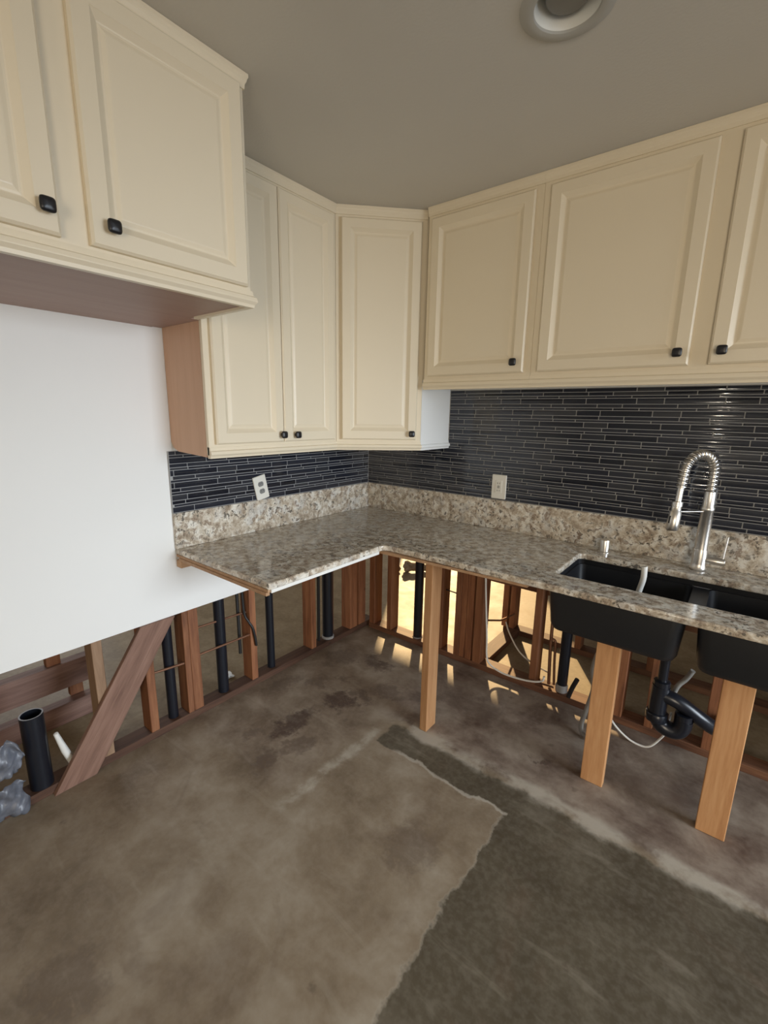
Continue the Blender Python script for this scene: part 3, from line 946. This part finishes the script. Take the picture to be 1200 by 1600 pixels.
# ------------------------------------------------------------------ plumbing in the walls
def drain(x, y, rad, z1, label, coup=None, name='drain_pipe'):
    root = empty(name, (x, y, 0.0), label, 'pipe')
    lathe('pipe', [(rad, 0.001), (rad, z1), (rad * .86, z1), (rad * .85, z1 - .16), (.002, z1 - .16)], 'abs', (x, y, 0), root, 20)
    if coup:
        lathe('coupling', [(rad * 1.13, 0.0005), (rad * 1.16, .005), (rad * 1.16, coup), (rad * 1.02, coup + .004)], 'coup', (x, y, 0), root, 20)
    return root
drain(-0.058, -1.143, .0285, .8, 'glossy black drain pipe in the wall bay left of the counter end stud')
drain(-0.058, -1.425, .0240, .8, 'black drain pipe just right of the diagonal brace')
drain(-0.055, -0.822, .0230, .8, 'thin black pipe in the left wall under the counter corner')
drain(-0.055, -0.345, .0360, .8, 'thick black drain pipe in left wall near the room corner', .05)
drain(0.413, 0.056, .0300, .82, 'black drain pipe in the sunlit bay behind the first prop', .04)
drain(1.386, 0.056, .0280, .82, 'black drain pipe behind the left end of the sink', .075)
def copper(pts, label, rad=.008, mat='copper', name='water_pipe', cat='pipe'):
    return tag(tube(name, pts, rad, mat, None, 10, pts[0]), label, cat)
copper([(-.05, -1.285, .463), (-.05, -.985, .447)], 'upper dull copper pipe crossing in front of glossy black drain', .006)
copper([(-.026, -1.285, .326), (-.026, -.985, .318)], 'lower dull copper pipe crossing in front of glossy black drain', .006)
copper([(-.028, -1.514, .330), (-.028, -1.366, .314)], 'short copper pipe right of the diagonal brace', .006)
copper(smoothpath([(1.302, .056, .42), (1.305, .056, .25), (1.315, .056, .05)], 4), 'left of two upright copper pipes behind the sink end', .009)
copper(smoothpath([(1.345, .05, .06), (1.335, .05, .2), (1.332, .05, .30), (1.325, .05, .325), (1.304, .05, .33)], 5), 'bent right one of two upright copper pipes behind the sink end', .007)
copper([(.625, .05, .44), (.718, .05, .435)], 'thin dark cable crossing the narrow bay right of the first prop', .004, 'wire', 'cable', 'cable')
copper([(.905, .09, .30), (.90, .30, .22), (.885, .58, .16)], 'thin brown pipe crossing the bay beyond the triple stud', .006)
copper([(-.07, -.285, .03), (-.07, -.285, .80)], 'upright copper pipe beside the thick black drain', .008)
copper([(-.066, -.42, .03), (-.066, -.415, .80)], 'upright thin dark pipe left of the thick black drain', .010, 'wire', 'water_pipe')

# loose cables, hoses
def cord(name, pts, rad, mat, label, cat='cable', n=8):
    return tag(tube(name, smoothpath(pts, n), rad, mat, None, 8, pts[0]), label, cat)
cord('white_cable', [(.905, .004, .80), (.912, .004, .60), (.93, .002, .40), (.948, -.004, .24), (.955, -.006, .13), (.975, -.004, .075), (1.06, -.004, .045), (1.20, -.006, .055), (1.29, -.006, .085), (1.305, -.005, .12)], .0055, 'white', 'white cable hanging from the stud cluster and looping along the wall plate')
cord('white_cable', [(1.30, .125, .075), (1.22, .135, .085), (1.10, .16, .12), (1.0, .22, .19), (.95, .27, .235)], .005, 'white', 'white cable running back through the bay beyond the stud cluster')
cord('white_cable', [(1.60, -.20, .40), (1.635, -.16, .22), (1.66, -.11, .11), (1.70, -.10, .05), (1.77, -.10, .008), (1.84, -.10, .012), (1.885, -.10, .08), (1.90, -.12, .14), (1.91, -.14, .25)], .005, 'white', 'white cord drooping to the floor beside the black sink trap')
cord('grey_hose', [(1.62, -.16, .50), (1.585, -.15, .42), (1.572, -.15, .33), (1.585, -.15, .24), (1.572, -.16, .14), (1.558, -.18, .05), (1.575, -.21, .017), (1.63, -.23, .03), (1.66, -.2, .12)], .011, 'hose', 'grey flexible hose curling behind the prop under the left bowl', 'hose')
cord('grey_hose', [(1.96, -.08, .45), (1.94, -.08, .40), (1.915, -.09, .36), (1.90, -.10, .30)], .011, 'hose', 'short grey hose behind the black sink trap', 'hose')
cord('black_cable', [(-.04, -1.01, .58), (-.035, -1.005, .45), (-.02, -.99, .40), (-.006, -.975, .36), (-.002, -.965, .30), (-.002, -.958, .25)], .007, 'wire', 'black cable stapled to the stud below the counter end')
cord('black_cable', [(-.075, -1.02, .58), (-.075, -1.018, .40), (-.075, -1.016, .20)], .009, 'wire', 'black upright cable beside the counter end stud')
plank_o = cord('shutoff_stub', [(1.475, .0, .17), (1.455, .0, .11), (1.44, .0, .05)], .012, 'wire', 'black slanted stub between black drain and grey hose', 'pipe', 3)

# P-trap
pt_ = empty('sink_trap', (1.862, -.20, .18), 'black plastic drain trap hanging under the sink between the props', 'drain trap')
tube('tailpiece', [(1.862, -.22, .671), (1.862, -.21, .46), (1.862, -.205, .42), (1.862, -.205, .419)], [.019, .019, .019, .025], 'abs', pt_, 18)
tube('slip_nut', [(1.862, -.205, .425), (1.862, -.205, .422), (1.862, -.205, .385), (1.862, -.205, .382)], [.028, .033, .033, .028], 'abs', pt_, 10)
tube('trap_bend', smoothpath([(1.862, -.205, .40), (1.860, -.205, .30), (1.866, -.205, .245), (1.893, -.205, .212), (1.935, -.203, .208), (1.957, -.20, .235), (1.960, -.20, .275)], 6), .035, 'abs', pt_, 18)
tube('slip_nut', [(1.861, -.205, .275), (1.861, -.205, .27), (1.862, -.205, .235), (1.862, -.205, .23)], [.039, .045, .045, .039], 'abs', pt_, 10)
tube('trap_arm', smoothpath([(1.868, -.205, .36), (1.93, -.20, .345), (2.02, -.17, .285), (2.085, -.10, .225), (2.12, .05, .20)], 5), .031, 'abs', pt_, 18)
tube('slip_nut', [(1.958, -.20, .27), (1.958, -.20, .30)], .034, 'abs', pt_, 10)

# ------------------------------------------------------------------ clutter seen through the left framing
def loose_plank(lo, hi, mat, label):
    return tag(box('loose_plank', lo, hi, mat, None, 0.002), label, 'plank')
loose_plank((-0.56, -3.2, 0.165), (-0.50, -1.62, 0.300), 'greyy', 'upper dusty plank lying level behind the open left wall')
loose_plank((-0.52, -3.2, 0.0), (-0.46, -1.60, 0.105), 'greyy', 'lower dusty plank on the floor behind the open left wall')
loose_plank((-0.555, -1.80, 0.3005), (-0.515, -1.74, 0.62), 'oldz', 'short upright timber standing on the upper dusty plank')
loose_plank((-0.545, -3.1, 0.1055), (-0.515, -3.0, 0.1645), 'oldz', 'spacer block between the two dusty planks')
loose_plank((-0.545, -1.72, 0.1055), (-0.515, -1.66, 0.1645), 'oldz', 'small spacer block at the near end of the dusty planks')
drain(-0.055, -1.975, .040, .36, 'stubby black drain pipe at the far left behind the brace')
sh = bmesh.new()
bmesh.ops.create_icosphere(sh, subdivisions=3, radius=1)
rnd = random.Random(4)
def shred(name, loc, sc, mat, label, cat, seed, amp=.35):
    rg = random.Random(seed)
    ph = [rg.uniform(0, 6) for _ in range(6)]
    bm = sh.copy()
    for q in bm.verts:
        c = q.co
        k = 1 + amp * (math.sin(4 * c.x + ph[0]) * math.cos(3 * c.y + ph[1]) + .5 * math.sin(7 * c.z + ph[2]) * math.cos(6 * c.x + ph[3]))
        q.co = Vector((c.x * sc[0] * k, c.y * sc[1] * k, c.z * sc[2] * k))
    lo = min(q.co.z for q in bm.verts)
    for q in bm.verts: q.co.z -= lo
    me = bpy.data.meshes.new(name)
    bm.to_mesh(me); bm.free()
    return tag(meshobj(name, me, mat, loc), label, cat)
def sheet(name, loc, w, h, mat, label, seed):
    rg = random.Random(seed)
    n_ = 12
    ph = [rg.uniform(0, 6) for _ in range(8)]
    vv, ff = [], []
    for side in (0, 1):
        for a in range(n_):
            for b in range(n_):
                y, z = (a / (n_ - 1) - .5), b / (n_ - 1)
                x = .010 * math.sin(7 * y + ph[0] + 3 * z) + .008 * math.sin(11 * z + ph[1] + 5 * y) + .006 * math.sin(19 * (y - z) + ph[2]) + .003 * math.sin(41 * y + 23 * z)
                yy = y * w * (1 + .10 * math.sin(6 * z + ph[3])) + .006 * math.sin(8 * z + ph[4])
                zz = z * h * (1 - .45 * y * y * 2) + .010 * math.sin(5 * y + ph[5]) * z
                vv.append(Vector((x + side * .0012, yy, zz)))
        for a in range(n_ - 1):
            for b in range(n_ - 1):
                k = side * n_ * n_ + a * n_ + b
                ff.append((k, k + 1, k + n_ + 1, k + n_))
    rim = [b for b in range(n_)] + [a * n_ + n_ - 1 for a in range(1, n_)] + [(n_ - 1) * n_ + b for b in range(n_ - 2, -1, -1)] + [a * n_ for a in range(n_ - 2, 0, -1)]
    for k in range(len(rim)):
        a, b = rim[k], rim[(k + 1) % len(rim)]
        ff.append((a, b, b + n_ * n_, a + n_ * n_))
    return tag(mesh(name, vv, ff, mat, loc, None, smooth=True), label, 'scrap')
sheet('plastic_scrap', (.004, -2.085, .006), .10, .15, 'film', 'crumpled pale plastic sheet at the foot of the stubby black pipe', 2)
sheet('plastic_scrap', (.004, -2.072, .18), .08, .14, 'film', 'crumpled pale plastic sheet hanging beside the top of the stubby black pipe', 3)
shred('paper_scrap', (-.20, -1.02, .0), (.03, .022, .012), 'white', 'small white paper scrap on the floor behind the left studs', 'scrap', 5, .4)
tag(tube('broken_pipe', [(-.05, -1.855, .045), (-.05, -1.885, .14), (-.05, -1.908, .235), (-.05, -1.909, .238)], [.015, .014, .009, .004], 'white', None, 12, (-.05, -1.855, .045)), 'broken white plastic pipe stub left of the brace', 'pipe')
for i, (x, y, s, lab) in enumerate([(-.44, 1.18, .06, 'largest rubble lump on the sunlit floor beyond the studs'), (-.30, 1.30, .045, 'middle rubble lump on the sunlit floor beyond the studs'), (-.56, 1.12, .035, 'smallest rubble lump on the sunlit floor beyond the studs')]):
    shred('rubble_lump', (x, y, 0), (s * 1.4, s, s * .8), 'rubble', lab, 'rubble', 20 + i, .3)

# ------------------------------------------------------------------ recessed ceiling light
rl = empty('recessed_light', (LX, LY, ZC), 'round recessed ceiling light, switched off', 'ceiling light')
def ringlathe(name, prof, mat, parent):
    seg = 48
    loops = [[Vector((rr * math.cos(2 * math.pi * k / seg), rr * math.sin(2 * math.pi * k / seg), z)) for k in range(seg)] for rr, z in prof]
    loops.append(loops[0])
    v, f = loops_mesh(loops, False, False)
    o = mesh(name, v, f, mat, WL[parent], parent, smooth=True, angle=40)
    return o
ringlathe('trim_ring', [(.0775, .002), (.078, -.006), (.086, -.008), (.104, -.006), (.1115, -.001), (.1115, -.0003), (.083, -.0003)], 'trim', rl)
ringlathe('baffle', [(.0772, .0), (.060, .060), (.058, .062), (.062, .064), (.0795, .003)], 'baffle', rl)
lathe('bulb', [(.003, .010), (.035, .011), (.050, .014), (.053, .020), (.053, .10), (.003, .10)], 'lamp', (LX, LY, ZC), rl, 40)
